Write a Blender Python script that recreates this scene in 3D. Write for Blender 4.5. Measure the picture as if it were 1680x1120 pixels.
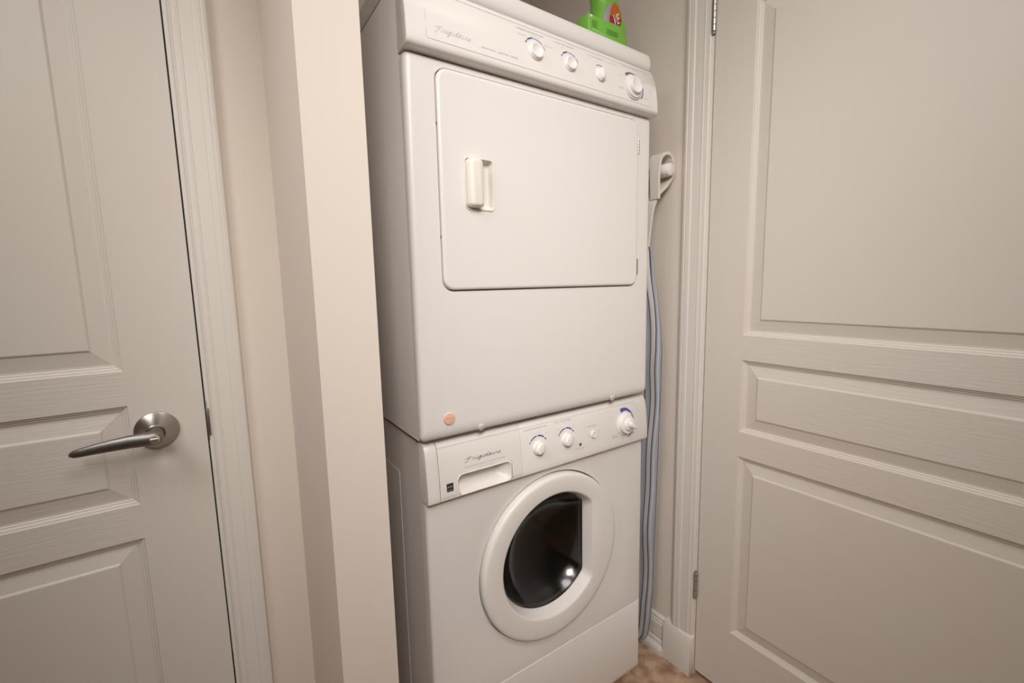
import bpy, bmesh, math, random
from mathutils import Vector, Matrix
random.seed(7)
PI = math.pi
scene = bpy.context.scene
for o in list(bpy.data.objects):
    bpy.data.objects.remove(o)

# ------------------------------------------------------------------ camera
cam_d = bpy.data.cameras.new('camera')
cam = bpy.data.objects.new('camera', cam_d)
scene.collection.objects.link(cam)
cam_d.sensor_width = 36.0
cam_d.lens = 738.008 / 1680 * 36.0
cam_d.clip_start = 0.02
R = ((0.82670082, -0.08913376, 0.55553661), (-0.56223352, -0.09326443, 0.82170263), (-0.02142964, -0.99164354, -0.12721577))
CAM = (-0.3351586, -0.8270792, 1.2295817)
cam.matrix_world = Matrix(((R[0][0], -R[0][1], -R[0][2], CAM[0]), (R[1][0], -R[1][1], -R[1][2], CAM[1]),
                           (R[2][0], -R[2][1], -R[2][2], CAM[2]), (0, 0, 0, 1)))
scene.camera = cam

# ------------------------------------------------------------------ light, world, exposure
scene.view_settings.view_transform = 'Standard'
scene.view_settings.look = 'None'
scene.view_settings.gamma = 1.0
scene.view_settings.use_curve_mapping = False
scene.view_settings.exposure = 0.0
world = bpy.data.worlds.new('hallway_world')
scene.world = world
world.use_nodes = True
world.node_tree.nodes['Background'].inputs[0].default_value = (1.0, 0.93, 0.86, 1)
world.node_tree.nodes['Background'].inputs[1].default_value = 0.05

def area(name, loc, target, sx, power, col, spread=180):
    d = bpy.data.lights.new(name, 'AREA')
    d.shape = 'SQUARE'
    d.size, d.energy, d.color = sx, power, col
    d.spread = math.radians(spread)
    o = bpy.data.objects.new(name, d)
    scene.collection.objects.link(o)
    o.location = loc
    o.rotation_euler = (Vector(target) - Vector(loc)).to_track_quat('-Z', 'Y').to_euler()
    return o

# unseen lights added to fit the brightness: wide overhead fills and narrow aimed ones
area('added_fill_near', (0.1, -0.9, 2.42), (0.1, -0.9, 0.0), 0.7, 2.6, (1.0, 0.97, 0.95))  # added overhead fill, stands in for flash bounced off the ceiling
area('added_fill_far', (-0.5, -2.0, 2.42), (-0.5, -2.0, 0.0), 0.7, 2.4, (1.0, 0.86, 0.72))  # added warm ambient fill, no lamp known there
area('added_key_closet', (0.0, -1.1, 2.35), (0.30, 0.0, 1.5), 0.5, 4.15, (1.0, 0.955, 0.94), 100)  # added main light, spread narrowed to favour the dryer front
area('added_fill_pier', (-1.1, -0.5, 2.2), (-0.1, 0.1, 1.1), 0.5, 2.6, (1.0, 0.97, 0.92), 90)  # added fill from the left for the side of the pier
area('added_fill_washer', (-0.7, -1.7, 2.3), (0.35, 0.0, 0.85), 0.5, 3.5, (1.0, 0.955, 0.91), 55)  # added narrow beam that lifts the washer front
area('added_fill_door', (-0.75, -1.15, 2.25), (0.84, -0.30, 1.75), 0.4, 0.95, (1.0, 0.96, 0.92), 60)  # added beam that brightens the upper part of the right door

# ------------------------------------------------------------------ materials
def rgb(r, g, b):
    f = lambda c: ((c / 255 + 0.055) / 1.055) ** 2.4 if c > 10 else c / 255 / 12.92
    return (f(r), f(g), f(b), 1)

def mat(name, col, rough=0.5, metal=0.0, spec=0.5, bump=None, var=None, coat=0.0):
    """bump = (scale xyz, noise scale, strength, distance); var = (noise scale, colour2, low, high)"""
    m = bpy.data.materials.new(name)
    m.use_nodes = True
    nt = m.node_tree
    b = nt.nodes['Principled BSDF']
    b.inputs['Base Color'].default_value = col
    b.inputs['Roughness'].default_value = rough
    b.inputs['Metallic'].default_value = metal
    b.inputs['Specular IOR Level'].default_value = spec
    b.inputs['Coat Weight'].default_value = coat
    tc = nt.nodes.new('ShaderNodeTexCoord')
    if var:
        n = nt.nodes.new('ShaderNodeTexNoise')
        n.inputs['Scale'].default_value = var[0]
        n.inputs['Detail'].default_value = 5
        r = nt.nodes.new('ShaderNodeValToRGB')
        r.color_ramp.elements[0].position, r.color_ramp.elements[1].position = var[2], var[3]
        r.color_ramp.elements[0].color, r.color_ramp.elements[1].color = col, var[1]
        nt.links.new(tc.outputs['Object'], n.inputs['Vector'])
        nt.links.new(n.outputs['Fac'], r.inputs[0])
        nt.links.new(r.outputs[0], b.inputs['Base Color'])
    if bump:
        mp = nt.nodes.new('ShaderNodeMapping')
        mp.inputs['Scale'].default_value = bump[0]
        n = nt.nodes.new('ShaderNodeTexNoise')
        n.inputs['Scale'].default_value = bump[1]
        n.inputs['Detail'].default_value = 4
        bp = nt.nodes.new('ShaderNodeBump')
        bp.inputs['Strength'].default_value = bump[2]
        bp.inputs['Distance'].default_value = bump[3]
        nt.links.new(tc.outputs['Object'], mp.inputs[0])
        nt.links.new(mp.outputs[0], n.inputs['Vector'])
        nt.links.new(n.outputs['Fac'], bp.inputs['Height'])
        nt.links.new(bp.outputs[0], b.inputs['Normal'])
    return m

WALLC = (0.755, 0.675, 0.60, 1)
M_wall = mat('wall_paint', WALLC, 0.75, spec=0.25, bump=((1, 1, 1), 90, 0.12, 0.002))
M_ceil = mat('ceiling_paint', (0.80, 0.77, 0.73, 1), 0.9, spec=0.2)
PAINT = (0.70, 0.645, 0.59, 1)
M_trim = mat('trim_paint', (0.74, 0.69, 0.635, 1), 0.42)
WORN = dict(var=(2.2, (0.695, 0.63, 0.56, 1), 0.45, 0.75))
M_grain_v = mat('door_paint_vertical_grain', PAINT, 0.5, bump=((1, 1, 0.05), 330, 0.30, 0.0012), **WORN)
M_grain_h = mat('door_paint_horizontal_grain', PAINT, 0.5, bump=((0.06, 0.06, 1), 240, 0.38, 0.0015), **WORN)
M_field = mat('door_paint_panel', PAINT, 0.5, bump=((1, 1, 0.25), 330, 0.25, 0.001), **WORN)
M_enamel = mat('white_enamel', (0.80, 0.765, 0.735, 1), 0.32, bump=((1, 1, 1), 420, 0.03, 0.0005), coat=0.0)
M_plastic = mat('white_plastic', (0.80, 0.76, 0.725, 1), 0.38)
M_knob = mat('knob_plastic', (0.84, 0.81, 0.785, 1), 0.28)
M_cream = mat('handle_plastic', (0.80, 0.755, 0.69, 1), 0.4)
M_clip = mat('clip_plastic', (0.62, 0.565, 0.49, 1), 0.5)
M_dark = mat('dark_gap', (0.03, 0.028, 0.026, 1), 0.8)
M_rubber = mat('grey_rubber', (0.10, 0.10, 0.10, 1), 0.55)
M_steel = mat('drum_steel', (0.17, 0.155, 0.145, 1), 0.32, metal=0.9)
M_nickel = mat('satin_nickel', (0.44, 0.41, 0.38, 1), 0.3, metal=1.0, bump=((1, 1, 12), 300, 0.06, 0.0004))
M_lever = mat('lever_nickel', (0.27, 0.26, 0.25, 1), 0.42, metal=1.0)
M_chrome = mat('bright_metal', (0.86, 0.85, 0.83, 1), 0.32, metal=1.0)
M_hinge = mat('hinge_metal', (0.52, 0.49, 0.46, 1), 0.34, metal=1.0)
M_ink = mat('grey_ink', (0.17, 0.16, 0.16, 1), 0.6)
M_inkpale = mat('pale_ink', (0.42, 0.40, 0.395, 1), 0.6)
M_inkfaint = mat('faint_ink', (0.60, 0.575, 0.56, 1), 0.4)
M_blue = mat('blue_ink', (0.085, 0.095, 0.30, 1), 0.5)
M_teal = mat('slate_ink', (0.12, 0.16, 0.17, 1), 0.5)
M_black = mat('black_print', (0.02, 0.02, 0.022, 1), 0.5)
M_peach = mat('peach_plug', (0.80, 0.50, 0.36, 1), 0.5)
M_green = mat('green_plastic', (0.22, 0.53, 0.065, 1), 0.35)
M_carton = mat('green_carton', (0.20, 0.50, 0.065, 1), 0.45)
M_cartondark = mat('dark_green_print', (0.07, 0.25, 0.03, 1), 0.5)
M_cartonpale = mat('pale_green_print', (0.42, 0.72, 0.25, 1), 0.5)
M_red = mat('red_label', (0.33, 0.025, 0.015, 1), 0.4)
M_orange = mat('orange_label', (0.55, 0.13, 0.015, 1), 0.4)
M_silver = mat('silver_label', (0.36, 0.33, 0.36, 1), 0.4)
M_white = mat('white_print', (0.85, 0.85, 0.83, 1), 0.5)
M_tube = mat('white_tube_plastic', (0.84, 0.80, 0.75, 1), 0.32)
M_towel = mat('white_terry', (0.80, 0.74, 0.67, 1), 0.95, spec=0.1, bump=((1, 1, 1), 520, 0.8, 0.002))
M_floor = mat('mottled_vinyl', rgb(198, 166, 140), 0.45, var=(26, rgb(146, 115, 92), 0.38, 0.68), bump=((1, 1, 1), 40, 0.1, 0.002))

def glass_mat():
    m = bpy.data.materials.new('smoked_door_glass')
    m.use_nodes = True
    b = m.node_tree.nodes['Principled BSDF']
    b.inputs['Base Color'].default_value = (0.30, 0.275, 0.255, 1)
    b.inputs['Roughness'].default_value = 0.13
    b.inputs['Transmission Weight'].default_value = 1.0
    b.inputs['IOR'].default_value = 1.48
    return m
M_glass = glass_mat()

def stripe_mat():
    m = bpy.data.materials.new('blue_striped_cotton')
    m.use_nodes = True
    nt = m.node_tree
    b = nt.nodes['Principled BSDF']
    b.inputs['Roughness'].default_value = 0.9
    b.inputs['Specular IOR Level'].default_value = 0.15
    uv = nt.nodes.new('ShaderNodeUVMap')
    sp = nt.nodes.new('ShaderNodeSeparateXYZ')
    md = nt.nodes.new('ShaderNodeMath'); md.operation = 'MODULO'; md.inputs[1].default_value = 1.0
    cr = nt.nodes.new('ShaderNodeValToRGB')
    cr.color_ramp.interpolation = 'CONSTANT'
    white, blue, pale = (0.62, 0.575, 0.53, 1), (0.085, 0.10, 0.175, 1), (0.37, 0.40, 0.45, 1)
    stops = [(0.0, pale), (0.25, white), (0.31, pale), (0.45, blue), (0.55, white), (0.90, blue)]
    el = cr.color_ramp.elements
    el[0].position, el[0].color = stops[0]
    el[1].position, el[1].color = stops[1]
    for p, c in stops[2:]:
        e = el.new(p); e.color = c
    n = nt.nodes.new('ShaderNodeTexNoise'); n.inputs['Scale'].default_value = 35; n.inputs['Detail'].default_value = 3
    bu = nt.nodes.new('ShaderNodeBump'); bu.inputs['Strength'].default_value = 0.5; bu.inputs['Distance'].default_value = 0.004
    tc = nt.nodes.new('ShaderNodeTexCoord')
    nt.links.new(tc.outputs['Object'], n.inputs['Vector'])
    nt.links.new(n.outputs['Fac'], bu.inputs['Height'])
    nt.links.new(bu.outputs[0], b.inputs['Normal'])
    nt.links.new(uv.outputs[0], sp.inputs[0])
    nt.links.new(sp.outputs[0], md.inputs[0])
    nt.links.new(md.outputs[0], cr.inputs[0])
    nt.links.new(cr.outputs[0], b.inputs['Base Color'])
    return m
M_stripe = stripe_mat()

# ------------------------------------------------------------------ mesh helpers
class MB:
    """collects vertices and faces of one mesh object"""
    def __init__(s):
        s.v, s.f, s.m = [], [], []
    def pts(s, P):
        i = len(s.v)
        s.v += [tuple(p) for p in P]
        return list(range(i, i + len(P)))
    def face(s, ids, m=0):
        s.f.append(tuple(ids)); s.m.append(m)
    def quad(s, P, m=0):
        s.face(s.pts(P), m)
    def bridge(s, a, b, m=0, closed=True):
        n = len(a)
        for i in range(n if closed else n - 1):
            j = (i + 1) % n
            s.face((a[i], a[j], b[j], b[i]), m)
    def loops(s, L, m=0, cap0=False, cap1=False, closed=True):
        ids = [s.pts(l) for l in L]
        for a, b in zip(ids, ids[1:]):
            s.bridge(a, b, m, closed)
        if cap0: s.face(ids[0][::-1], m)
        if cap1: s.face(ids[-1], m)
        return ids
    def box(s, x0, x1, y0, y1, z0, z1, m=0):
        i = s.pts([(x0, y0, z0), (x1, y0, z0), (x1, y1, z0), (x0, y1, z0), (x0, y0, z1), (x1, y0, z1), (x1, y1, z1), (x0, y1, z1)])
        for q in ((0, 3, 2, 1), (4, 5, 6, 7), (0, 1, 5, 4), (1, 2, 6, 5), (2, 3, 7, 6), (3, 0, 4, 7)):
            s.face([i[k] for k in q], m)
    def prism(s, prof, axis, a, b, m=0, bev=0.0):
        """prof: 2-D loop in the two other axes; extruded along axis from a to b"""
        def P(t, pr):
            if axis == 'x': return [(t, p[0], p[1]) for p in pr]
            if axis == 'y': return [(p[0], t, p[1]) for p in pr]
            return [(p[0], p[1], t) for p in pr]
        if bev:
            cx = sum(p[0] for p in prof) / len(prof); cy = sum(p[1] for p in prof) / len(prof)
            def sh(d):
                o = []
                for p in prof:
                    l = math.hypot(p[0] - cx, p[1] - cy) or 1
                    o.append((p[0] + (cx - p[0]) / l * d, p[1] + (cy - p[1]) / l * d))
                return o
            g = 1 if b > a else -1
            s.loops([P(a, sh(bev)), P(a + g * bev * .35, sh(bev * .3)), P(a + g * bev, prof), P(b - g * bev, prof), P(b - g * bev * .35, sh(bev * .3)), P(b, sh(bev))], m, True, True)
        else:
            s.loops([P(a, prof), P(b, prof)], m, True, True)
    def lathe(s, prof, c, ax, n=40, m=0, cap0=False, cap1=True):
        """prof: (radius, distance along ax); ax unit vector"""
        ax = Vector(ax).normalized()
        u = ax.orthogonal().normalized(); w = ax.cross(u)
        c = Vector(c)
        L = []
        for r, d in prof:
            L.append([c + ax * d + (u * math.cos(2 * PI * k / n) + w * math.sin(2 * PI * k / n)) * r for k in range(n)])
        s.loops(L, m, cap0, cap1)
    def tube(s, path, r, n=12, m=0, caps=True):
        P = [Vector(p) for p in path]
        L = []
        prev = None
        for i, p in enumerate(P):
            t = (P[min(i + 1, len(P) - 1)] - P[max(i - 1, 0)]).normalized()
            u = t.orthogonal().normalized() if prev is None else (prev - t * prev.dot(t)).normalized()
            prev = u
            w = t.cross(u)
            rr_ = r(i) if callable(r) else r
            L.append([p + (u * math.cos(2 * PI * k / n) + w * math.sin(2 * PI * k / n)) * rr_ for k in range(n)])
        s.loops(L, m, caps, caps)
    def build(s, name, mats, parent=None, sharp=38, bevel=0.0, recalc=True):
        me = bpy.data.meshes.new(name)
        me.from_pydata(s.v, [], s.f)
        for mm in (mats if isinstance(mats, (list, tuple)) else [mats]):
            me.materials.append(mm)
        for p, mi in zip(me.polygons, s.m):
            p.material_index = mi
        bm = bmesh.new(); bm.from_mesh(me)
        if bevel:
            bmesh.ops.bevel(bm, geom=[e for e in bm.edges if e.is_manifold and e.calc_face_angle(0) > 0.6], offset=bevel, segments=2, affect='EDGES', profile=0.5)
        if recalc:
            bmesh.ops.recalc_face_normals(bm, faces=bm.faces)
        for f in bm.faces: f.smooth = True
        lim = math.radians(sharp)
        for e in bm.edges:
            if len(e.link_faces) == 2 and e.calc_face_angle(0) > lim: e.smooth = False
        bm.to_mesh(me); bm.free()
        o = bpy.data.objects.new(name, me)
        scene.collection.objects.link(o)
        if parent is not None:
            o.parent = parent
            o.matrix_parent_inverse = parent_inv(parent)
        return o

def parent_inv(p):
    # meshes are built in world coordinates: a part of a thing undoes the thing's own placing, a sub-part has nothing to undo
    return Matrix.Translation(p.location).inverted() if p.parent is None else Matrix.Identity(4)

def tag(o, label=None, cat=None, kind=None, group=None):
    if label: o['label'] = label
    if cat: o['category'] = cat
    if kind: o['kind'] = kind
    if group: o['group'] = group
    return o

def thing(name, loc, label, cat, kind=None):
    o = bpy.data.objects.new(name, None)
    o.empty_display_size = 0.1
    o.location = loc
    scene.collection.objects.link(o)
    return tag(o, label, cat, kind)

def rr(x0, x1, z0, z1, r, n=7):
    """rounded rectangle, 4*(n+1) points"""
    r = max(min(r, (x1 - x0) / 2 - 1e-5, (z1 - z0) / 2 - 1e-5), 1e-5)
    P = []
    for cx, cz, a0 in ((x1 - r, z1 - r, 0), (x0 + r, z1 - r, 90), (x0 + r, z0 + r, 180), (x1 - r, z0 + r, 270)):
        for k in range(n + 1):
            a = math.radians(a0 + 90 * k / n)
            P.append((cx + r * math.cos(a), cz + r * math.sin(a)))
    return P

def pillow_loops(x0, x1, z0, z1, r, prof, mul=(1, 1, 1, 1), n=7):
    """prof: (inset, y); mul: inset factors left, right, bottom, top"""
    L = []
    for d, y in prof:
        L.append([(x, y, z) for x, z in rr(x0 + d * mul[0], x1 - d * mul[1], z0 + d * mul[2], z1 - d * mul[3], max(r - d, 0.0005), n)])
    return L

def interp(tab, z):
    """tab: (y, z) sorted by falling z"""
    if z >= tab[0][1]: return tab[0][0]
    for (ya, za), (yb, zb) in zip(tab, tab[1:]):
        if z >= zb: return ya + (yb - ya) * (za - z) / (za - zb)
    return tab[-1][0]

def text_mesh(body, size, spacing=1.0):
    """flat glyph outlines of the built-in font as vertices and faces, left aligned at the origin, scaled to cap height = size"""
    cu = bpy.data.curves.new('t', 'FONT')
    cu.body, cu.size, cu.space_character = body, size / 0.70, spacing
    cu.resolution_u = 2
    ob = bpy.data.objects.new('t', cu)
    scene.collection.objects.link(ob)
    bpy.context.view_layer.update()
    dg = bpy.context.evaluated_depsgraph_get()
    me = bpy.data.meshes.new_from_object(ob.evaluated_get(dg))
    v = [(p.co.x, p.co.y) for p in me.vertices]
    f = [tuple(p.vertices) for p in me.polygons]
    bpy.data.objects.remove(ob); bpy.data.curves.remove(cu); bpy.data.meshes.remove(me)
    return v, f

def put_text(mb, body, x0, x1, z, h, surf, m=0):
    """writes body so that it spans x0..x1 with cap height h, baseline z, on the surface surf(x, z) -> point"""
    v, f = text_mesh(body, h)
    if not v: return
    a, b = min(p[0] for p in v), max(p[0] for p in v)
    k = (x1 - x0) / (b - a)
    ids = mb.pts([surf(x0 + (p[0] - a) * k, z + p[1]) for p in v])
    for q in f: mb.face([ids[i] for i in q], m)

def put_arc(mb, cx, cz, r0, r1, a0, a1, surf, m=0, n=10, r0b=None, r1b=None):
    """annular mark from angle a0 to a1 (degrees, anticlockwise from +x)"""
    L = []
    for k in range(n + 1):
        t = k / n
        a = math.radians(a0 + (a1 - a0) * t)
        i = r0 + ((r0b if r0b is not None else r0) - r0) * t
        e = r1 + ((r1b if r1b is not None else r1) - r1) * t
        L.append([surf(cx + i * math.cos(a), cz + i * math.sin(a)), surf(cx + e * math.cos(a), cz + e * math.sin(a))])
    mb.loops(L, m, closed=False)

def put_strip(mb, P, w, surf, m=0):
    """flat stroke of width w through the 2-D points P"""
    L = []
    for i, p in enumerate(P):
        q0, q1 = P[max(i - 1, 0)], P[min(i + 1, len(P) - 1)]
        dx, dz = q1[0] - q0[0], q1[1] - q0[1]
        l = math.hypot(dx, dz) or 1
        nx, nz = -dz / l * w / 2, dx / l * w / 2
        L.append([surf(p[0] + nx, p[1] + nz), surf(p[0] - nx, p[1] - nz)])
    mb.loops(L, m, closed=False)

def smooth2(P, k=4):
    out = []
    for i in range(len(P) - 1):
        p0, p1, p2, p3 = P[max(i - 1, 0)], P[i], P[i + 1], P[min(i + 2, len(P) - 1)]
        for j in range(k):
            t = j / k
            out.append(tuple(0.5 * ((2 * b) + (c - a) * t + (2 * a - 5 * b + 4 * c - d) * t * t + (-a + 3 * b - 3 * c + d) * t ** 3)
                             for a, b, c, d in zip(p0, p1, p2, p3)))
    out.append(P[-1])
    return out

# handwriting strokes on a grid with x-height 1 (slanted when placed)
SCRIPT = {
    'F': (1.9, [[(-.3, .9), (.1, 1.4), (.8, 1.55), (1.8, 1.6)], [(.95, 1.55), (.85, .8), (.7, 0), (.4, -.6), (0, -.45), (.1, 0)], [(.35, .75), (.8, .8), (1.2, .85)]]),
    'r': (1.15, [[(0, 0), (.25, .5), (.4, 1.0), (.5, .85), (.8, .9), (.75, .4), (.85, .05), (1.15, 0)]]),
    'i': (.8, [[(0, 0), (.25, .5), (.4, 1.0), (.38, .3), (.5, .02), (.8, 0)], [(.42, 1.45), (.5, 1.6)]]),
    'g': (1.15, [[(0, 0), (.2, .5), (.75, 1.0), (.4, 1.0), (.12, .5), (.3, .05), (.7, .5), (.8, 1.0), (.7, 0), (.5, -.9), (.2, -.8), (.6, -.2), (1.15, 0)]]),
    'd': (1.2, [[(0, 0), (.25, .7), (.75, 1.0), (.35, 1.0), (.12, .5), (.3, .05), (.7, .5), (.9, 2.0), (.8, .8), (.82, .1), (1.2, 0)]]),
    'a': (1.15, [[(0, 0), (.25, .7), (.75, 1.0), (.35, 1.0), (.12, .5), (.3, .05), (.7, .6), (.8, 1.0), (.75, .3), (.85, .02), (1.15, 0)]]),
    'e': (1.0, [[(0, 0), (.4, .4), (.65, .85), (.4, 1.0), (.2, .5), (.4, .03), (1.0, .15)]]),
}
def put_script(mb, word, x0, x1, z, xh, w, surf, m=0, slant=0.55):
    tot = sum(SCRIPT[c][0] for c in word)
    kx = (x1 - x0) / tot
    cx = 0
    for c in word:
        adv, strokes = SCRIPT[c]
        for s in strokes:
            put_strip(mb, [(x0 + (cx + p[0]) * kx + p[1] * xh * slant, z + p[1] * xh) for p in smooth2(s)], w, surf, m)
        cx += adv

# ------------------------------------------------------------------ the room
ZF, ZC = -0.008, 2.44
XR, YL = 0.84, 0.282
def struct(name, boxes, m, label, cat, bevel=0):
    b = MB()
    for q in boxes: b.box(*q)
    return tag(b.build(name, m, bevel=bevel), label, cat, 'structure')

struct('floor', [(-3.1, 0.95, -3.4, 0.9, ZF - 0.05, ZF)], M_floor, 'mottled tan vinyl floor of the hallway and laundry closet', 'floor')
struct('ceiling', [(-3.1, 0.95, -3.4, 0.9, ZC, ZC + 0.05)], M_ceil, 'plain white ceiling over the hallway', 'ceiling')
# left wall with its door opening (x -1.125 .. -0.346)
struct('wall_left', [(-0.346, -0.194, YL, YL + 0.11, ZF, ZC), (-3.0, -1.125, YL, YL + 0.11, ZF, ZC), (-1.125, -0.346, YL, YL + 0.11, 2.045, ZC)],
       M_wall, 'cream wall strip between the lever-handled door and the closet pier', 'wall')
struct('wall_pier', [(-0.194, -0.097, -0.069, 0.80, ZF, ZC)], M_wall, 'pale peach end of the partition wall beside the dryer', 'wall')
struct('wall_closet', [(-0.097, XR, 0.74, 0.80, ZF, ZC)], M_wall, 'shaded back wall of the laundry closet above the dryer', 'wall')
struct('wall_right', [(XR, 0.95, -0.074, 0.80, ZF, ZC), (XR, 0.95, -3.3, -0.894, ZF, ZC), (XR, 0.95, -0.894, -0.074, 2.045, ZC)],
       M_wall, 'shaded side wall of the closet behind the ironing board', 'wall')
struct('wall_back', [(-3.1, 0.95, -3.4, -3.3, ZF, ZC)], M_wall, 'hallway wall behind the viewpoint', 'wall')
struct('wall_end', [(-3.1, -3.0, -3.3, 0.4, ZF, ZC)], M_wall, 'far end wall of the hallway', 'wall')

# panel doors: (u across from the edge next to the casing, v up, w into the door)
PANEL = [(0, 0), (.0025, .0036), (.0042, .0036), (.0075, .0068), (.0092, .0068), (.0115, .0090), (.0150, .0092), (.0405, .0040), (.0440, .0012), (.0455, .0008)]
def panel_door(name, width, u0, u1, put, label):
    H0, H1 = 0.010, 2.035
    rows = [(0.2104, 0.7450), (0.8150, 1.0135), (1.0805, 1.905)]
    b = MB()
    us = [0, u0, u1, width]
    vs = [H0, rows[0][0], rows[0][1], rows[1][0], rows[1][1], rows[2][0], rows[2][1], H1]
    for i in range(3):
        for j in range(7):
            if i == 1 and j % 2 == 1: continue
            m = 1 if i == 1 else 0
            b.quad([put(us[i], vs[j], 0), put(us[i + 1], vs[j], 0), put(us[i + 1], vs[j + 1], 0), put(us[i], vs[j + 1], 0)], m)
    for k, (v0, v1) in enumerate(rows):
        L = []
        for d, w in PANEL:
            L.append([put(u0 + d, v0 + d, w), put(u1 - d, v0 + d, w), put(u1 - d, v1 - d, w), put(u0 + d, v1 - d, w)])
        b.loops(L, 1 if k == 1 else 2, cap1=True)
    c = [put(0, H0, 0), put(width, H0, 0), put(width, H1, 0), put(0, H1, 0)]
    d = [put(0, H0, .035), put(width, H0, .035), put(width, H1, .035), put(0, H1, .035)]
    b.loops([c, d], 0, cap1=True)
    o = b.build(name, [M_grain_v, M_grain_h, M_field], sharp=12)
    return tag(o, label, 'door', 'structure')

door1 = panel_door('door_1', 0.76, 0.120, 0.640, lambda u, v, w: (-0.3565 - u, YL + w, v), 'off-white panel door with a satin lever handle')
door2 = panel_door('door_2', 0.810, 0.1075, 0.703, lambda u, v, w: (XR + w, -0.0795 - u, v), 'off-white panel door on two knuckle hinges beside the ironing board')

# casings: profile (offset from outer edge, thickness)
CAS = [(0, 0), (0, .011), (.002, .0135), (.0075, .0150), (.0105, .0150), (.0120, .0138), (.0150, .0145), (.0250, .0138), (.0270, .0128), (.0285, .0112), (.0520, .0100), (.0535, .0110),
       (.0560, .0110), (.0572, .0092), (.0660, .0085), (.0672, .0095), (.0690, .0092), (.0715, .0060), (.0720, .0)]
def casing(name, put, z0, z1, label):
    b = MB()
    b.loops([[put(s, t) + (z0,) for s, t in CAS], [put(s, t) + (z1,) for s, t in CAS]], 0, True, True)
    return tag(b.build(name, M_trim, sharp=14), label, 'door trim', 'structure')
# left casing runs from x=-0.2835 (outer) to -0.3455, jamb edge to the door gap
c1 = casing('trim_1', lambda s, t: (-0.2835 - s * 0.875, YL - t), ZF, 2.11, 'white moulded casing beside the lever-handled door')
b = MB(); b.box(-0.3535, -0.3445, YL - 0.001, YL + 0.09, ZF, 2.045); b.build('jamb', M_trim, c1)
b = MB(); b.box(-0.3640, -0.3560, YL + 0.037, YL + 0.06, ZF, 2.045); b.build('door_stop', M_trim, c1)
b = MB()
b.box(-0.3548, -0.3490, YL - 0.0035, YL + 0.012, 0.9300, 0.9880)
b.box(-0.3545, -0.3525, YL - 0.0030, YL + 0.012, 0.9200, 1.0050)
tag(b.build('strike_plate', M_hinge, c1, bevel=0.0008), 'dull metal strike plate')
c2 = casing('trim_2', lambda s, t: (XR - t, 0.0000 - s * 1.0), 0.112, 2.11, 'white moulded casing between the closet and the hinged door')
b = MB(); b.box(XR - 0.001, XR + 0.09, -0.0765, -0.0700, ZF, 2.045); b.build('jamb', M_trim, c2)
b = MB(); b.box(XR + 0.037, XR + 0.06, -0.0860, -0.0760, ZF, 2.045); b.build('door_stop', M_trim, c2)
# plinth block under the casing, top sloped back to the wall
b = MB()
b.prism([(XR, ZF), (0.8155, ZF), (0.8155, 0.1000), (0.8230, 0.1180), (XR, 0.1250)], 'y', -0.0755, 0.0235, bev=0.0012)
tag(b.build('trim_3', M_trim), 'plain white plinth block at the foot of the casing', 'door trim', 'structure')
# closet baseboard with stepped top and shoe moulding
b = MB()
b.prism([(XR, ZF), (0.8085, ZF), (0.8085, 0.006), (0.812, 0.013), (0.8230, 0.017), (0.8230, 0.030), (0.8265, 0.034), (0.8265, 0.039), (0.8250, 0.043), (0.8250, 0.088), (0.8275, 0.092),
         (0.8275, 0.097), (0.8305, 0.102), (0.8305, 0.109), (0.8370, 0.114), (XR, 0.114)], 'y', 0.0240, 0.735)
tag(b.build('baseboard_right', M_trim, sharp=20), 'white stepped baseboard along the closet side wall', 'baseboard', 'structure')
b = MB(); b.box(-0.097 + 0.0, -0.085, 0.0, 0.735, ZF, 0.10)
tag(b.build('baseboard_left', M_trim, bevel=0.003), 'white baseboard along the inside of the closet partition', 'baseboard', 'structure')

# hinges of the right door
for z0, z1 in ((0.2555, 0.3455), (1.8700, 1.9600)):
    b = MB()
    seg = 5; hh = (z1 - z0 - 0.010) / seg
    prof = [(0.0001, 0), (.0046, 0.0006), (.0052, .003), (.0046, .005)]
    for k in range(seg):
        d = .005 + k * hh
        prof += [(.0062, d + .0004), (.0066, d + .0012), (.0066, d + hh - .0012), (.0062, d + hh - .0004), (.0056, d + hh)]
    prof += [(.0050, z1 - z0 - .004), (.0040, z1 - z0), (.0001, z1 - z0)]
    b.lathe(prof, (0.8335, -0.0775, z0), (0, 0, 1), 16)
    b.box(0.8345, 0.8410, -0.0790, -0.0772, z0 + .005, z1 - .005)
    tag(b.build('hinge', M_hinge, door2, sharp=25), 'grey metal butt hinge')

# lever handle of the left door
hx, hz = -0.4365, 0.9585
b = MB()
b.lathe([(.0360, 0), (.0365, .0020), (.0355, .0042), (.0345, .0048), (.0180, .0215), (.0165, .0232), (.0165, .0262), (.0150, .0275), (.0146, .0255)], (hx, YL, hz), (0, -1, 0), 48, cap1=True)
rose = b.build('door_handle', M_nickel, door1, sharp=30)
b = MB()
b.lathe([(.0125, .0200), (.0125, .050)], (hx, YL, hz), (0, -1, 0), 32)
b.build('neck', M_nickel, rose)
b = MB()
path = [(hx + .014, YL - .060, hz - .001), (hx + .008, YL - .0605, hz - .0005), (hx, YL - .061, hz), (hx - .015, YL - .0615, hz + .0002), (hx - .035, YL - .061, hz + .0002), (hx - .060, YL - .059, hz - .0016),
        (hx - .085, YL - .0555, hz - .0042), (hx - .104, YL - .0525, hz - .0068), (hx - .114, YL - .0505, hz - .0084), (hx - .1195, YL - .0495, hz - .0092)]
hh = [.0055, .0118, .0142, .0132, .0122, .0110, .0094, .0080, .0066, .0030]
dd = [.0040, .0090, .0110, .0100, .0082, .0070, .0060, .0054, .0046, .0022]
L = []
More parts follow.
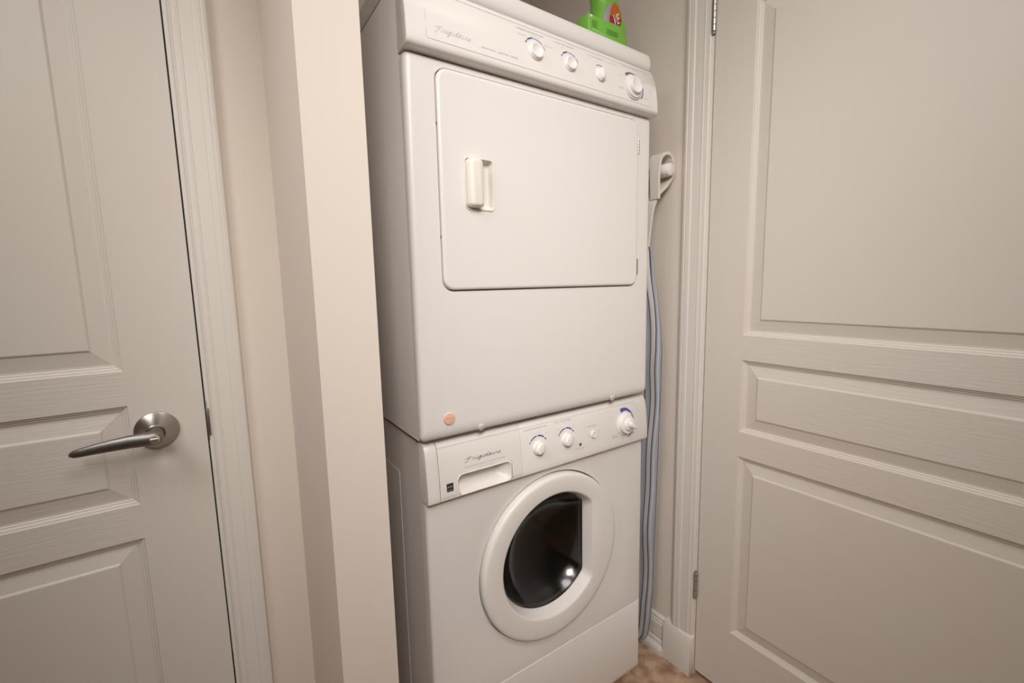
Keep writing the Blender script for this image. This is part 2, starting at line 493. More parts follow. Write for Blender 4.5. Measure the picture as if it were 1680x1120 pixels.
for (x, y, z), h_, d_ in zip(path, hh, dd):
    L.append([(x, y + d_ * math.cos(2 * PI * k / 24), z + h_ * math.sin(2 * PI * k / 24)) for k in range(24)])
b.loops(L, 0, True, True)
tag(b.build('lever', M_lever, rose, sharp=60), 'dark satin lever pointing left')
b = MB()
b.lathe([(.0078, 0), (.0078, .0030), (.0066, .0046), (.0001, .0050)], (hx + .0010, YL - .0700, hz), (0, -1, 0), 24)
b.box(hx - .0058, hx + .0078, YL - .0785, YL - .0740, hz - .0014, hz + .0022)
tag(b.build('thumb_turn', M_chrome, rose), 'bright thumb-turn button')

# ------------------------------------------------------------------ dryer
W = 0.686
def sag(x, z):
    return -max(0.0, (z - 1.62) / 0.2) * 0.0115 * (x / W)
dr = thing('dryer', (W / 2, 0.33, 0.906), 'white clothes dryer stacked on top of the front-loading washer', 'dryer')
b = MB(); b.box(0.0, W, 0.0225, 0.66, 0.912, 1.786)
b.build('cabinet', M_enamel, dr, bevel=0.003)
# front panel with the door opening
DX0, DX1, DZ0, DZ1 = 0.0590, 0.6340, 1.2160, 1.6415
b = MB()
L = pillow_loops(0, W, 0.912, 1.657, 0.012, [(0, .0205), (0, .013), (.0012, .0068), (.0040, .0026), (.0085, .0006), (.0130, 0)], (1, 1, 2.3, 1))
L += [[(x, 0, z) for x, z in rr(DX0, DX1, DZ0, DZ1, .026)], [(x, .0030, z) for x, z in rr(DX0 + .0008, DX1 - .0008, DZ0 + .0008, DZ1 - .0008, .0255)],
      [(x, .0150, z) for x, z in rr(DX0 + .0015, DX1 - .0015, DZ0 + .0015, DZ1 - .0015, .025)]]
b.loops(L, 0, cap1=True)
b.build('front_panel', M_enamel, dr, sharp=45)
# drum door with the handle cut-out
HX0, HX1, HZ0, HZ1 = 0.1135, 0.1840, 1.3795, 1.4835
b = MB()
L = pillow_loops(DX0 + .0028, DX1 - .0022, DZ0 + .0034, DZ1 - .0024, .0235, [(0, .0130), (0, -.0010), (.0008, -.0030), (.0025, -.0044), (.0050, -.0050), (.0085, -.0050)])
L += [[(x, -.0050, z) for x, z in rr(HX0, HX1, HZ0, HZ1, .010)], [(x, .0110, z) for x, z in rr(HX0, HX1, HZ0, HZ1, .010)]]
b.loops(L, 0)
ddoor = b.build('dryer_door', M_enamel, dr, sharp=45)
b = MB()
L = [[(x, y, z) for x, z in rr(HX0 + d, HX1 - d, HZ0 + d, HZ1 - d, max(.010 - d, .004))] for d, y in
     ((.0002, .0100), (.0002, -.0050), (.0008, -.0066), (.0022, -.0068), (.0034, -.0058), (.0040, -.0030), (.0075, .0060), (.0120, .0075))]
b.loops(L, 0, cap1=True)
L = [[(x, y, z) for x, z in rr(HX0 + .0035 + d, HX0 + .0395 - d, HZ0 + .0045 + d * .6, HZ1 - .0045 - d * .6, max(.009 - d * .4, .003))] for d, y in
     ((.0, .0060), (.0, -.0100), (.0012, -.0160), (.0040, -.0205), (.0080, -.0225), (.0120, -.0230))]
b.loops(L, 0, cap1=True)
tag(b.build('door_handle', M_cream, ddoor, sharp=45), 'cream moulded cup handle')
for z in (1.5382, 1.3245):
    b = MB(); b.lathe([(.0035, 0), (.0035, .003), (.0015, .0045)], (DX0 + .0012, .006, z), (0, -1, 0), 12)
    b.build('latch_stud', M_dark, dr)
for z0, z1 in ((1.5590, 1.5990), (1.2480, 1.2890)):
    b = MB(); n = 5
    for k in range(n):
        za = z0 + (z1 - z0) * k / n
        b.lathe([(.0001, 0), (.0022, .0003), (.0022, (z1 - z0) / n - .0012), (.0001, (z1 - z0) / n - .0006)], (DX1 - .0008, -.0022, za), (0, 0, 1), 10)
    b.box(DX1, DX1 + .0045, -.0012, .002, z0, z1)
    tag(b.build('hinge', M_hinge, dr), 'small metal door hinge')
# bottom plug and front clips
b = MB()
b.lathe([(.0128, 0), (.0130, .0016), (.0118, .0034), (.0060, .0042), (.0001, .0044)], (0.0620, 0.0, 0.9545), (0, -1, 0), 32)
pl = tag(b.build('plug_button', M_peach, dr), 'peach-coloured round plug button')
b = MB(); b.box(0.0540, 0.0690, -.0050, -.0040, 0.9575, 0.9592); b.build('slot', M_peach, pl)
for x, z in ((0.1405, 0.9190), (0.5490, 0.9180)):
    b = MB(); b.lathe([(.0080, -.004), (.0080, .0002), (.0068, .0011), (.0001, .0014)], (x, .0012, z), (0, -0.95, -0.3), 20)
    b.build('clip', M_clip, dr)
# top cap
b = MB()
capP = [(.0135, 1.7830), (.0090, 1.7858), (.0060, 1.7900), (.0042, 1.7960), (.0036, 1.8020), (.0036, 1.8100), (.0050, 1.8185), (.0085, 1.8250), (.0150, 1.8290), (.66, 1.8340), (.66, 1.7875), (.0225, 1.7875), (.0225, 1.783)]
L = []
for x, d in ((.0000, .0030), (.0008, .0012), (.003, 0), (.2, 0), (.4, 0), (.55, 0), (W - .012, 0), (W - .005, .0012), (W - .0015, .0035), (W, .0075)):
    L.append([(x, min(y + d * .4, .66), z - (d if z > 1.80 else 0) + sag(x, z)) for y, z in capP])
b.loops(L, 0, True, True)
b.build('top_cap', M_enamel, dr, sharp=40)
# console
CPD = [(.0040, 1.7800), (.0000, 1.7730), (-.0065, 1.7580), (-.0120, 1.7410), (-.0160, 1.7200), (-.0185, 1.6980), (-.0200, 1.6780), (-.0204, 1.6690), (-.0195, 1.6640), (-.0165, 1.6600), (-.0120, 1.6585)]
CPDfull = [(.0225, 1.7815)] + CPD + [(.0225, 1.6560)]
b = MB()
L = []
for x, d in ((-.0005, .0035), (.0000, .0016), (.0022, 0), (.2, 0), (.4, 0), (.55, 0), (W - .0022, 0), (W, .0016), (W + .0005, .0035)):
    L.append([(x, y + (d if y < .02 else 0), z + sag(x, z)) for y, z in CPDfull])
b.loops(L, 0, True, True)
con = b.build('console', M_plastic, dr, sharp=35)
def sd(x, z, off=.0004):
    return (x, interp(CPD, z) - off, z + sag(x, z))
# faceplate outline and lettering
b = MB()
fx0, fx1, fz0, fz1 = 0.0385, 0.6600, 1.6755, 1.7690
P = [(x, z) for x, z in rr(fx0, fx1, fz0, fz1, .002, 2)]
P2 = []
for i in range(len(P) + 1):
    p, q = P[i % len(P)], P[(i + 1) % len(P)]
    k = max(1, int(math.dist(p, q) / .04))
    P2 += [(p[0] + (q[0] - p[0]) * j / k, p[1] + (q[1] - p[1]) * j / k) for j in range(k)]
put_strip(b, P2, .0006, sd)
tag(b.build('panel_outline', M_inkpale, con), kind='stuff')
b = MB()
put_script(b, 'Frigidaire', .0560, .1300, 1.6930, .0058, .0007, sd)
tag(b.build('brand_lettering', M_inkfaint, con), 'faint silver script reading Frigidaire')
b = MB()
put_text(b, 'HEAVY DUTY   ELECTRIC   DRYER', .1540, .2410, 1.6880, .0034, sd, 0)
put_text(b, 'TEMPERATURE SELECTIONS', .2470, .3180, 1.7570, .0034, sd, 0)
put_text(b, 'AUTO DRY SIGNAL', .3480, .4060, 1.7570, .0034, sd, 0)
put_text(b, 'CYCLE SIGNAL', .4480, .4970, 1.7560, .0032, sd, 0)
put_text(b, 'TIMED DRY', .5120, .5420, 1.7560, .0026, sd, 1)
put_text(b, 'AUTO DRY', .5640, .6300, 1.7640, .0026, sd, 1)
put_text(b, 'DELICATE', .2480, .2700, 1.7440, .0026, sd, 1)
put_text(b, 'CASUAL', .2820, .3060, 1.7500, .0026, sd, 1)
put_text(b, 'REGULAR', .3160, .3400, 1.7380, .0026, sd, 1)
put_text(b, 'OFF', .3650, .3710, 1.7480, .0024, sd, 1)
put_text(b, 'ON', .4020, .4080, 1.7450, .0024, sd, 1)
put_text(b, 'OFF', .5400, .5560, 1.7330, .0026, sd, 1)
put_text(b, 'TIMED', .5420, .5580, 1.7000, .0028, sd, 0)
put_text(b, 'MORE DRY', .6260, .6500, 1.7350, .0024, sd, 1)
put_text(b, 'LESS DRY', .6280, .6500, 1.6930, .0024, sd, 1)
tag(b.build('dial_lettering', [M_inkpale, M_inkfaint], con), kind='stuff')
k1, k2, k3, k4 = (.2900, 1.7175), (.3860, 1.7165), (.4810, 1.7160), (.5935, 1.7130)
for (cx, cz), r in ((k1, .0275), (k2, .0255)):
    b = MB()
    put_arc(b, cx, cz, r - .0005, r + .0022, 152, 140, sd)
    put_arc(b, cx, cz, r - .0005, r + .0028, 134, 98, sd)
    put_arc(b, cx, cz, r, r + .0018, 93, 48, sd)
    put_arc(b, cx, cz, r, r + .0014, 42, 20, sd)
    tag(b.build('dial_scale', M_blue, con), kind='stuff')
b = MB()
put_arc(b, k3[0], k3[1], .0225, .0240, 118, 70, sd)
put_arc(b, k3[0], k3[1], .0225, .0238, 62, 44, sd)
tag(b.build('dial_scale', M_blue, con), kind='stuff')
b = MB()
put_arc(b, k4[0], k4[1], .0345, .0375, -42, 8, sd)
tag(b.build('dial_scale', M_blue, con), 'blue arc')
b = MB()
put_arc(b, k4[0], k4[1], .0325, .0390, 130, 112, sd)
put_arc(b, k4[0], k4[1], .0335, .0390, 112, 66, sd, r0b=.0375)
tag(b.build('dial_scale', M_teal, con), 'slate grey arc', kind='stuff')
def axis_at(tab, z):
    y0, y1 = interp(tab, z + .01), interp(tab, z - .01)
    return Vector((0, -.02, (y1 - y0) * -1)).normalized()
def knob_dish(name, cx, cz, surf, tab, prof, m, n=40, lab=None, mark=None):
    b = MB()
    p = Vector(surf(cx, cz, 0))
    b.lathe(prof, p, axis_at(tab, cz), n)
    o = b.build(name, m, con if tab is CPD else wcon, sharp=50)
    if lab: tag(o, lab)
    return o
for cx, cz, s in ((*k1, .82), (*k2, .74)):
    kn = knob_dish('knob', cx, cz, sd, CPD, [(.0225 * s, 0), (.0225 * s, .0014), (.0208 * s, .0022), (.0196 * s, .0064), (.0188 * s, .0076), (.0178 * s, .0078), (.0140 * s, .0062), (.0080 * s, .0044), (.0001, .0038)], M_knob)
    b = MB(); put_arc(b, cx, cz, .0208 * s, .0216 * s, 112, 70, lambda x, z: sd(x, z, .0040)); b.build('dial_mark', M_inkpale, kn)
# switch knob with an upright grip
kn = knob_dish('knob', *k3, sd, CPD, [(.0165, 0), (.0165, .0016), (.0150, .0034), (.0130, .0052), (.0001, .0058)], M_knob, lab='pointer switch knob')
b = MB()
ax = axis_at(CPD, k3[1]); p = Vector(sd(*k3, 0))
up = Vector((0, 0, 1)) - ax * ax.z; up.normalize(); rt = up.cross(ax)
L = []
for d, sx, sz in ((.003, .0078, .0148), (.0075, .0066, .0143), (.0110, .0052, .0126), (.0120, .0036, .0102)):
    L.append([p + ax * d + rt * (sx * math.cos(2 * PI * k / 20)) + up * (sz * math.sin(2 * PI * k / 20)) for k in range(20)])
b.loops(L, 0, cap1=True); b.build('knob_grip', M_knob, kn, sharp=50)
# timer dial: skirt with cap
kn = knob_dish('timer_knob', *k4, sd, CPD, [(.0312, 0), (.0312, .0007), (.0300, .0012), (.0272, .0012), (.0268, .0050), (.0252, .0060), (.0212, .0064), (.0206, .0052), (.0201, .0064), (.0194, .0120), (.0186, .0136), (.0174, .0139), (.0124, .0118), (.0062, .0102), (.0001, .0098)], M_knob, 48, lab='large timer dial')
b = MB(); b.lathe([(.0306, .0010), (.0308, .0016), (.0300, .0018), (.0297, .0010)], Vector(sd(*k4, 0)), axis_at(CPD, k4[1]), 48, cap1=False); b.build('dial_ring', M_inkfaint, kn)
# feet
for x in (.05, W - .05):
    for y in (.06, .60):
        b = MB(); b.lathe([(.02, 0), (.02, .007)], (x, y, .9055), (0, 0, 1), 16, cap0=True); b.build('foot', M_rubber, dr)

# ------------------------------------------------------------------ washer
X0, X1 = 0.0105, 0.6965
ws = thing('washer', ((X0 + X1) / 2, 0.33, ZF), 'white front-loading washing machine with a round dark glass door under the dryer', 'washer')
# cabinet: open-fronted shell with an embossed side panel
b = MB()
T = .004
b.box(X0, X0 + T, .0460, .66, .030, .9050)
b.box(X1 - T, X1, .0460, .66, .030, .9050)
b.box(X0, X1, .0460, .66, .9010, .9050)
b.box(X0, X1, .0460, .66, .026, .0320)
b.box(X0, X1, .656, .66, .030, .9050)
cab = b.build('cabinet', M_enamel, ws)
b = MB()
E = [(.1720, .060), (.1720, .7950), (.6300, .7950), (.6300, .060)]
def sidep(x, d): return [(x, y + (d if y < .3 else -d), z + (d if z < .4 else -d)) for y, z in E]
b.loops([sidep(X0, 0), sidep(X0 - .0010, .0012), sidep(X0 - .0010, .012)], 0, cap1=True)
b.build('embossed_side', M_enamel, cab, sharp=20)
# lower fascia of the front: body front with the porthole
PC = (.3530, .5325)
YF = 0.0215
def ring(r, y, n=64, c=PC): return [(c[0] + r * math.cos(2 * PI * k / n), y, c[1] + r * math.sin(2 * PI * k / n)) for k in range(n)]
def rect_ring(x0, x1, z0, z1, y, n=64, c=PC):
    P = []
    for k in range(n):
        a = 2 * PI * k / n
        dx, dz = math.cos(a), math.sin(a)
        t = 1e9
        if dx > 1e-9: t = min(t, (x1 - c[0]) / dx)
        if dx < -1e-9: t = min(t, (x0 - c[0]) / dx)
        if dz > 1e-9: t = min(t, (z1 - c[1]) / dz)
        if dz < -1e-9: t = min(t, (z0 - c[1]) / dz)
        P.append((c[0] + dx * t, y, c[1] + dz * t))
    # snap the samples next to each corner onto it
    for cx in (x0, x1):
        for cz in (z0, z1):
            i = min(range(n), key=lambda q: (P[q][0] - cx) ** 2 + (P[q][2] - cz) ** 2)
            P[i] = (cx, y, cz)
    return P
b = MB()
fx0, fx1, fz0, fz1 = X0, X1, .2570, .7700
b.loops([rect_ring(fx0, fx1, fz0, fz1, .0440), rect_ring(fx0, fx1, fz0, fz1, YF + .0085), rect_ring(fx0 + .0012, fx1 - .0012, fz0, fz1, YF + .0040), rect_ring(fx0 + .0042, fx1 - .0042, fz0, fz1, YF + .0010),
         rect_ring(fx0 + .0085, fx1 - .0085, fz0, fz1, YF), ring(.2235, YF), ring(.2215, YF + .0008), ring(.2208, YF + .0030), ring(.2204, YF + .0150), ring(.1800, YF + .0160), ring(.1750, YF + .018), ring(.1700, YF + .0400)], 0)
b.build('front_panel', M_enamel, ws, sharp=40)
# kick panel, its upper edge rounded, feet corners rounded
b = MB()
L = pillow_loops(X0, X1, .0180, .2550, .004, [(0, .0440), (0, YF + .009), (.0010, YF + .0040), (.0032, YF + .0008), (.0065, YF - .0004)], (1.2, 1.2, 4, .6))
b.loops(L, 0, cap1=True)
b.build('kick_panel', M_enamel, ws, sharp=45)
for x in (X0 + .025, X1 - .022):
    for y in (.060, .610):
        b = MB(); b.lathe([(.017, 0), (.0185, .003), (.0185, .014), (.0150, .018), (.0080, .019), (.0080, .035)], (x, y, ZF), (0, 0, 1), 20, cap0=True)
        b.build('foot', M_cream, ws)
b = MB(); b.lathe([(.0105, -.006), (.0112, .0), (.0105, .010), (.0001, .012)], (X1 - .0080, .0420, .0300), (1, -.6, 0), 16); b.build('corner_cap', M_plastic, ws)
# drum and gasket behind the porthole
DC = (PC[0], PC[1] + .004)
b = MB()
b.lathe([(.1700, .050), (.1720, .060), (.1580, .075), (.1560, .095), (.1640, .105)], (DC[0], 0, DC[1]), (0, 1, 0), 48, cap1=False)
b.build('gasket', M_rubber, ws)
b = MB()
b.lathe([(.1650, .105), (.2150, .120), (.2250, .140), (.2250, .420), (.2000, .450), (.0600, .455), (.0001, .440)], (DC[0], 0, DC[1]), (0, 1, 0), 48, cap1=False)
drum = b.build('drum', M_steel, ws, sharp=40)
for a in (90, 210, 330):
    b = MB()
    ar = math.radians(a)
    c_, s_ = math.cos(ar), math.sin(ar)
    L = []
    for y in (.15, .17, .39, .41):
        hgt = .045 if .16 < y < .40 else .005
        L.append([(DC[0] + c_ * r - s_ * t, y, DC[1] + s_ * r + c_ * t) for r, t in ((.224, -.035), (.224 - hgt, -.012), (.224 - hgt, .012), (.224, .035))])
    b.loops(L, 0, True, True); b.build('drum_paddle', M_steel, drum)
# porthole door: round white frame with a window cut straight on the latch side
NW = 96
def win(k_, y, c=(PC[0] + .0005, PC[1] + .0040), r=.1560, ch=.1180):
    P = []
    for k in range(NW):
        a = 2 * PI * k / NW
        q = r
        if math.cos(a) > 0: q = min(r, ch / max(math.cos(a), 1e-6))
        P.append((c[0] + q * k_ * math.cos(a), y, c[1] + q * k_ * math.sin(a)))
    return P
def ringw(r, y): return ring(r, y, NW)
b = MB()
b.loops([ringw(.2120, YF + .012), ringw(.2168, YF + .0080), ringw(.2172, YF - .0080), ringw(.2162, YF - .0125), ringw(.2135, YF - .0152), ringw(.2085, YF - .0164), ringw(.2000, YF - .0168),
         win(1.085, YF - .0165), win(1.060, YF - .0155), win(1.045, YF - .0125), win(1.012, YF + .0085), win(1.0, YF + .0120), win(.990, YF + .0200), win(.99, YF + .0300)], 0)
pd = b.build('porthole_door', M_plastic, ws, sharp=40)
b = MB()
b.loops([win(.990, YF + .0165), win(.975, YF + .0190), win(.955, YF + .0172), win(.90, YF + .0300), win(.80, YF + .0480), win(.66, YF + .0630), win(.45, YF + .0740), win(.2, YF + .0780)], 0, cap1=True)
b.loops([win(.990, YF + .0215), win(.955, YF + .0235), win(.90, YF + .0352), win(.80, YF + .0535), win(.66, YF + .0685), win(.45, YF + .0795), win(.2, YF + .0835)], 0, cap1=True)
i0 = list(range(0, NW)); i1 = list(range(8 * NW, 9 * NW))
b.bridge(i0, i1, 0)
b.build('door_glass', M_glass, pd, sharp=40)
# finger grip: curved crease on the latch side
b = MB()
L = []
for k in range(21):
    a = math.radians(-38 + 76 * k / 20)
    wdt = .0075 * math.cos((k - 10) / 10 * PI / 2) + .0002
    L.append([(PC[0] + r_ * math.cos(a), y_, PC[1] + .004 + r_ * math.sin(a)) for r_, y_ in ((.1790 - wdt, YF - .0166), (.1790 - wdt * .2, YF - .0172), (.1795 + .0006, YF - .0168))])
b.loops(L, 0, closed=False); b.build('finger_grip', M_plastic, pd)

# console: end cap, detergent drawer and control fascia share one curved profile
CPW = [(.0310, .9035), (.0220, .8985), (.0170, .8920), (.0140, .8840), (.0110, .8650), (.0080, .8400), (.0058, .8150), (.0045, .7900), (.0042, .7800), (.0052, .7760), (.0085, .7735)]
CPWfull = [(.0460, .9050)] + CPW + [(.0460, .7720)]
def seg(name, a, b_, bevl, bevr, parent):
    b = MB()
    L = []
    xs = ([(a, bevl), (a + bevl * .3, bevl * .35), (a + bevl, 0)] if bevl else [(a, 0)]) + ([(b_ - bevr, 0), (b_ - bevr * .3, bevr * .35), (b_, bevr)] if bevr else [(b_, 0)])
    for x, d in xs:
        L.append([(x, y + (d if y < .04 else 0), z - (d if z > .89 else 0)) for y, z in CPWfull])
    b.loops(L, 0, True, True)
    return b.build(name, M_plastic, parent, sharp=35)
DR0, DR1 = .0378, .2478
wcon = seg('console', DR1 + .0012, X1 + .0015, .0006, .0035, ws)
seg('console_end', X0 - .001, DR0 - .0012, .0030, .0006, ws)
def sw(x, z, off=.0004): return (x, interp(CPW, z) - off, z)
# detergent drawer front with the scooped pull
PX0, PX1, PZ0, PZ1 = .0805, .2165, .7780, .8225
b = MB()
A_, B_, ZT_ = PX0 - .0045, PX1 + .0045, PZ1 + .0045
zrows = [.8920, .8840, .8650, .8400, .8150, .7900, .7800, .7760]
def strip(x0, x1, zs_):
    b.loops([[(x, interp(CPW, z), z) for z in zs_] for x in (x0, x1)], 0, closed=False)
strip(DR0, A_, zrows); strip(B_, DR1, zrows)
strip(A_, B_, [z for z in zrows if z > ZT_] + [ZT_])
def onp(P, dy=0): return [(x, interp(CPW, z) + dy, z) for x, z in P]
b.loops([onp(rr(A_, B_, .7760, ZT_, .0001)), onp(rr(PX0 - .0022, PX1 + .0022, PZ0 - .0006, PZ1 + .0022, .0140)), onp(rr(PX0 - .0010, PX1 + .0010, PZ0 - .0004, PZ1 + .0010, .0130), -.0010),
         onp(rr(PX0, PX1, PZ0, PZ1, .0125), .0008), onp(rr(PX0 + .0008, PX1 - .0008, PZ0 + .0012, PZ1 - .0004, .0125), .0080),
         [(x, .0290, z) for x, z in rr(PX0 + .0060, PX1 - .0150, PZ0 + .0110, PZ1 - .0030, .0100)],
         [(x, .0350, z) for x, z in rr(PX0 + .0120, PX1 - .0220, PZ0 + .0180, PZ1 - .0070, .0080)]], 0, cap1=True)
for x in (DR0, DR1):
    b.loops([[(x, interp(CPW, z), z) for z in zrows], [(x, .0450, z) for z in zrows]], 0, closed=False)
b.quad([(DR0, interp(CPW, .776), .776), (DR1, interp(CPW, .776), .776), (DR1, .045, .776), (DR0, .045, .776)])
top = [(.0460, .9050), (.0310, .9035), (.0220, .8985), (.0170, .8920), (.0168, .8915), (.0460, .8915)]
b.loops([[(DR0, y, z) for y, z in top], [(DR1, y, z) for y, z in top]], 0, True, True)
drawer = b.build('detergent_drawer', M_plastic, ws, sharp=35)
b = MB()
put_strip(b, [(DR0, .8895), (.14, .8895), (DR1, .8895)], .0006, sw)
put_strip(b, [(.0420, .7830), (.0770, .7830)], .0005, sw)
put_strip(b, [(.2210, .7830), (.2460, .7830)], .0005, sw)
tag(b.build('panel_line', M_inkpale, drawer), kind='stuff')
b = MB()
put_strip(b, [(DR1 + .002, .8895), (.4, .8895), (.55, .8895), (.6500, .8895)], .0006, sw)
b.build('panel_line', M_inkpale, wcon)
b = MB()
put_script(b, 'Frigidaire',   .1010, .1930, .8488, .0044, .0009, sw)
tag(b.build('brand_lettering', M_ink, drawer), 'grey script reading Frigidaire')
b = MB()
put_text(b, 'ULTRA CAPACITY HEAVY DUTY AUTOMATIC WASHER', .0975, .2030, .8345, .0030, sw, 0)
put_text(b, 'TUMBLE ACTION WASH', .1280, .1750, .8290, .0022, sw, 1)
tag(b.build('drawer_lettering', [M_inkpale, M_inkfaint], drawer), kind='stuff')
b = MB()
b.quad([sw(.0525, .7935), sw(.0680, .7935), sw(.0680, .8115), sw(.0525, .8115)], 0)
sw2 = lambda x, z: sw(x, z, .0007)
put_arc(b, .0602, .8005, .0055, .0062, 25, 155, sw2, 1)
put_strip(b, [(.0545, .8020), (.0575, .8035), (.0605, .8020), (.0650, .8045)], .0008, sw2, 1)
put_text(b, 'ENERGY STAR', .0540, .0665, .7955, .0020, sw2, 1)
tag(b.build('energy_label', [M_black, M_inkfaint], drawer), 'small black square efficiency label')
# controls
w1, w2, w3, w4 = (.3000, .8345), (.3900, .8355), (.4825, .8300), (.6025, .8355)
b = MB()
put_text(b, 'WASH/RINSE TEMPERATURES', .2600, .3300, .8815, .0032, sw, 0)
put_text(b, 'SELECT CYCLE SPEED', .3540, .4100, .8825, .0032, sw, 0)
put_text(b, 'CYCLE SIGNAL', .4600, .4960, .8515, .0032, sw, 0)
put_text(b, 'DOOR LOCKED', .4180, .4500, .8020, .0026, sw, 0)
put_text(b, 'WARM', .2930, .3080, .8700, .0024, sw, 1)
put_text(b, 'COLD', .2620, .2720, .8590, .0024, sw, 1)
put_text(b, 'HOT', .3230, .3330, .8640, .0026, sw, 1)
put_text(b, 'SLOW', .3620, .3730, .8660, .0024, sw, 1)
put_text(b, 'FAST', .4120, .4220, .8660, .0024, sw, 1)
put_text(b, 'OFF', .4610, .4680, .8280, .0026, sw, 0)
put_text(b, 'ON', .4990, .5060, .8350, .0026, sw, 0)
put_text(b, 'LIGHT', .5350, .5560, .8770, .0026, sw, 1)
put_text(b, 'OFF', .5480, .5650, .8600, .0028, sw, 1)
put_text(b, 'RINSE', .5500, .5680, .8080, .0032, sw, 0)
put_text(b, 'AND SPIN', .5520, .5760, .8030, .0032, sw, 0)
put_text(b, 'SPIN', .5860, .5940, .7950, .0028, sw, 0)
put_text(b, 'NORMAL', .6330, .6560, .8840, .0024, sw, 1)
put_text(b, 'HEAVY', .6430, .6580, .8770, .0024, sw, 1)
put_text(b, 'REGULAR', .6480, .6640, .8690, .0024, sw, 1)
put_text(b, 'LIGHT', .6540, .6650, .8610, .0024, sw, 1)
put_text(b, 'SOAK', .6480, .6600, .8110, .0026, sw, 1)
put_text(b, 'PRE WASH', .6200, .6390, .8020, .0030, sw, 0)
tag(b.build('dial_lettering', [M_inkpale, M_inkfaint], wcon), kind='stuff')
for cx, cz in (w1, w2):
    b = MB()
    r = .0278
    put_arc(b, cx, cz, r, r + .0028, 150, 142, sw)
    put_arc(b, cx, cz, r, r + .0028, 137, 95, sw)
    put_arc(b, cx, cz, r, r + .0036, 90, 52, sw)
    put_arc(b, cx, cz, r, r + .0028, 46, 33, sw)
    tag(b.build('dial_scale', M_blue, wcon), kind='stuff')
b = MB()
put_arc(b, *w4, .0330, .0450, 108, 66, sw, r0b=.0370, r1b=.0440)
put_arc(b, *w4, .0350, .0430, 66, 34, sw, r0b=.0390, r1b=.0410)
put_arc(b, *w4, .0360, .0400, 34, -2, sw, r0b=.0370, r1b=.0385)
put_arc(b, *w4, .0275, .0285, 140, 80, sw)
put_strip(b, [(w4[0] + .013, w4[1] - .0400), (w4[0] + .026, w4[1] - .0300)], .0026, sw)
tag(b.build('dial_scale', M_blue, wcon), kind='stuff')
for (cx, cz) in (w1, w2):
    kn = knob_dish('knob', cx, cz, sw, CPW, [(.0182, 0), (.0180, .0022), (.0168, .0034), (.0160, .0070), (.0152, .0084), (.0001, .0086)], M_knob)
    b = MB()
    ax = axis_at(CPW, cz); p = Vector(sw(cx, cz, 0))
    up = Vector((0, 0, 1)) - ax * ax.z; up.normalize(); rt = up.cross(ax)
    d1 = (rt * .5 + up * .87); d2 = (rt * .87 - up * .5)
    L = []
    for d, sx, sz in ((.0070, .0122, .0152), (.0110, .0114, .0149), (.0134, .0099, .0139), (.0142, .0076, .0116)):
        L.append([p + ax * d + d2 * (sx * math.cos(2 * PI * k / 24)) + d1 * (sz * math.sin(2 * PI * k / 24)) for k in range(24)])
    b.loops(L, 0, cap1=True); b.build('knob_grip', M_knob, kn, sharp=45)
b = MB(); b.lathe([(.0098, 0), (.0098, .0030), (.0086, .0050), (.0060, .0046), (.0001, .0040)], Vector(sw(*w3, 0)), axis_at(CPW, w3[1]), 24)
b.build('signal_button', M_plastic, wcon)
b = MB(); b.lathe([(.0040, 0), (.0040, .0010), (.0026, .0018), (.0001, .0020)], Vector(sw(.4345, .8135, 0)), axis_at(CPW, .81), 16)
tag(b.build('indicator_lamp', M_rubber, wcon), 'small dark indicator lamp')
kn = knob_dish('timer_knob', *w4, sw, CPW, [(.0320, 0), (.0322, .0018), (.0300, .0030), (.0268, .0034), (.0265, .0060), (.0262, .0120), (.0250, .0142), (.0200, .0150), (.0180, .0152), (.0176, .0162), (.0168, .0190), (.0150, .0205), (.0001, .0212)], M_knob, 48, lab='large timer dial with a pointed grip')
b = MB()
ax = axis_at(CPW, w4[1]); p = Vector(sw(*w4, 0))
up = Vector((0, 0, 1)) - ax * ax.z; up.normalize(); rt = up.cross(ax)
d1 = (rt * .80 - up * .60).normalized(); d2 = (rt * .60 + up * .80).normalized()
L = []
for d, a0, a1, hw in ((.0185, -.0140, .0180, .0105), (.0260, -.0120, .0195, .0080), (.0300, -.0090, .0190, .0060), (.0315, -.0060, .0170, .0036)):
    P = []
    for s_, t_ in ((a0, 0), (a0 * .6, .8), (0, 1), (a1 * .6, .85), (a1, .45), (a1, -.45), (a1 * .6, -.85), (0, -1), (a0 * .6, -.8)):
        P.append(p + ax * d + d1 * s_ + d2 * (t_ * hw))
    L.append(P)
b.loops(L, 0, cap1=True); b.build('knob_grip', M_knob, kn, sharp=40)

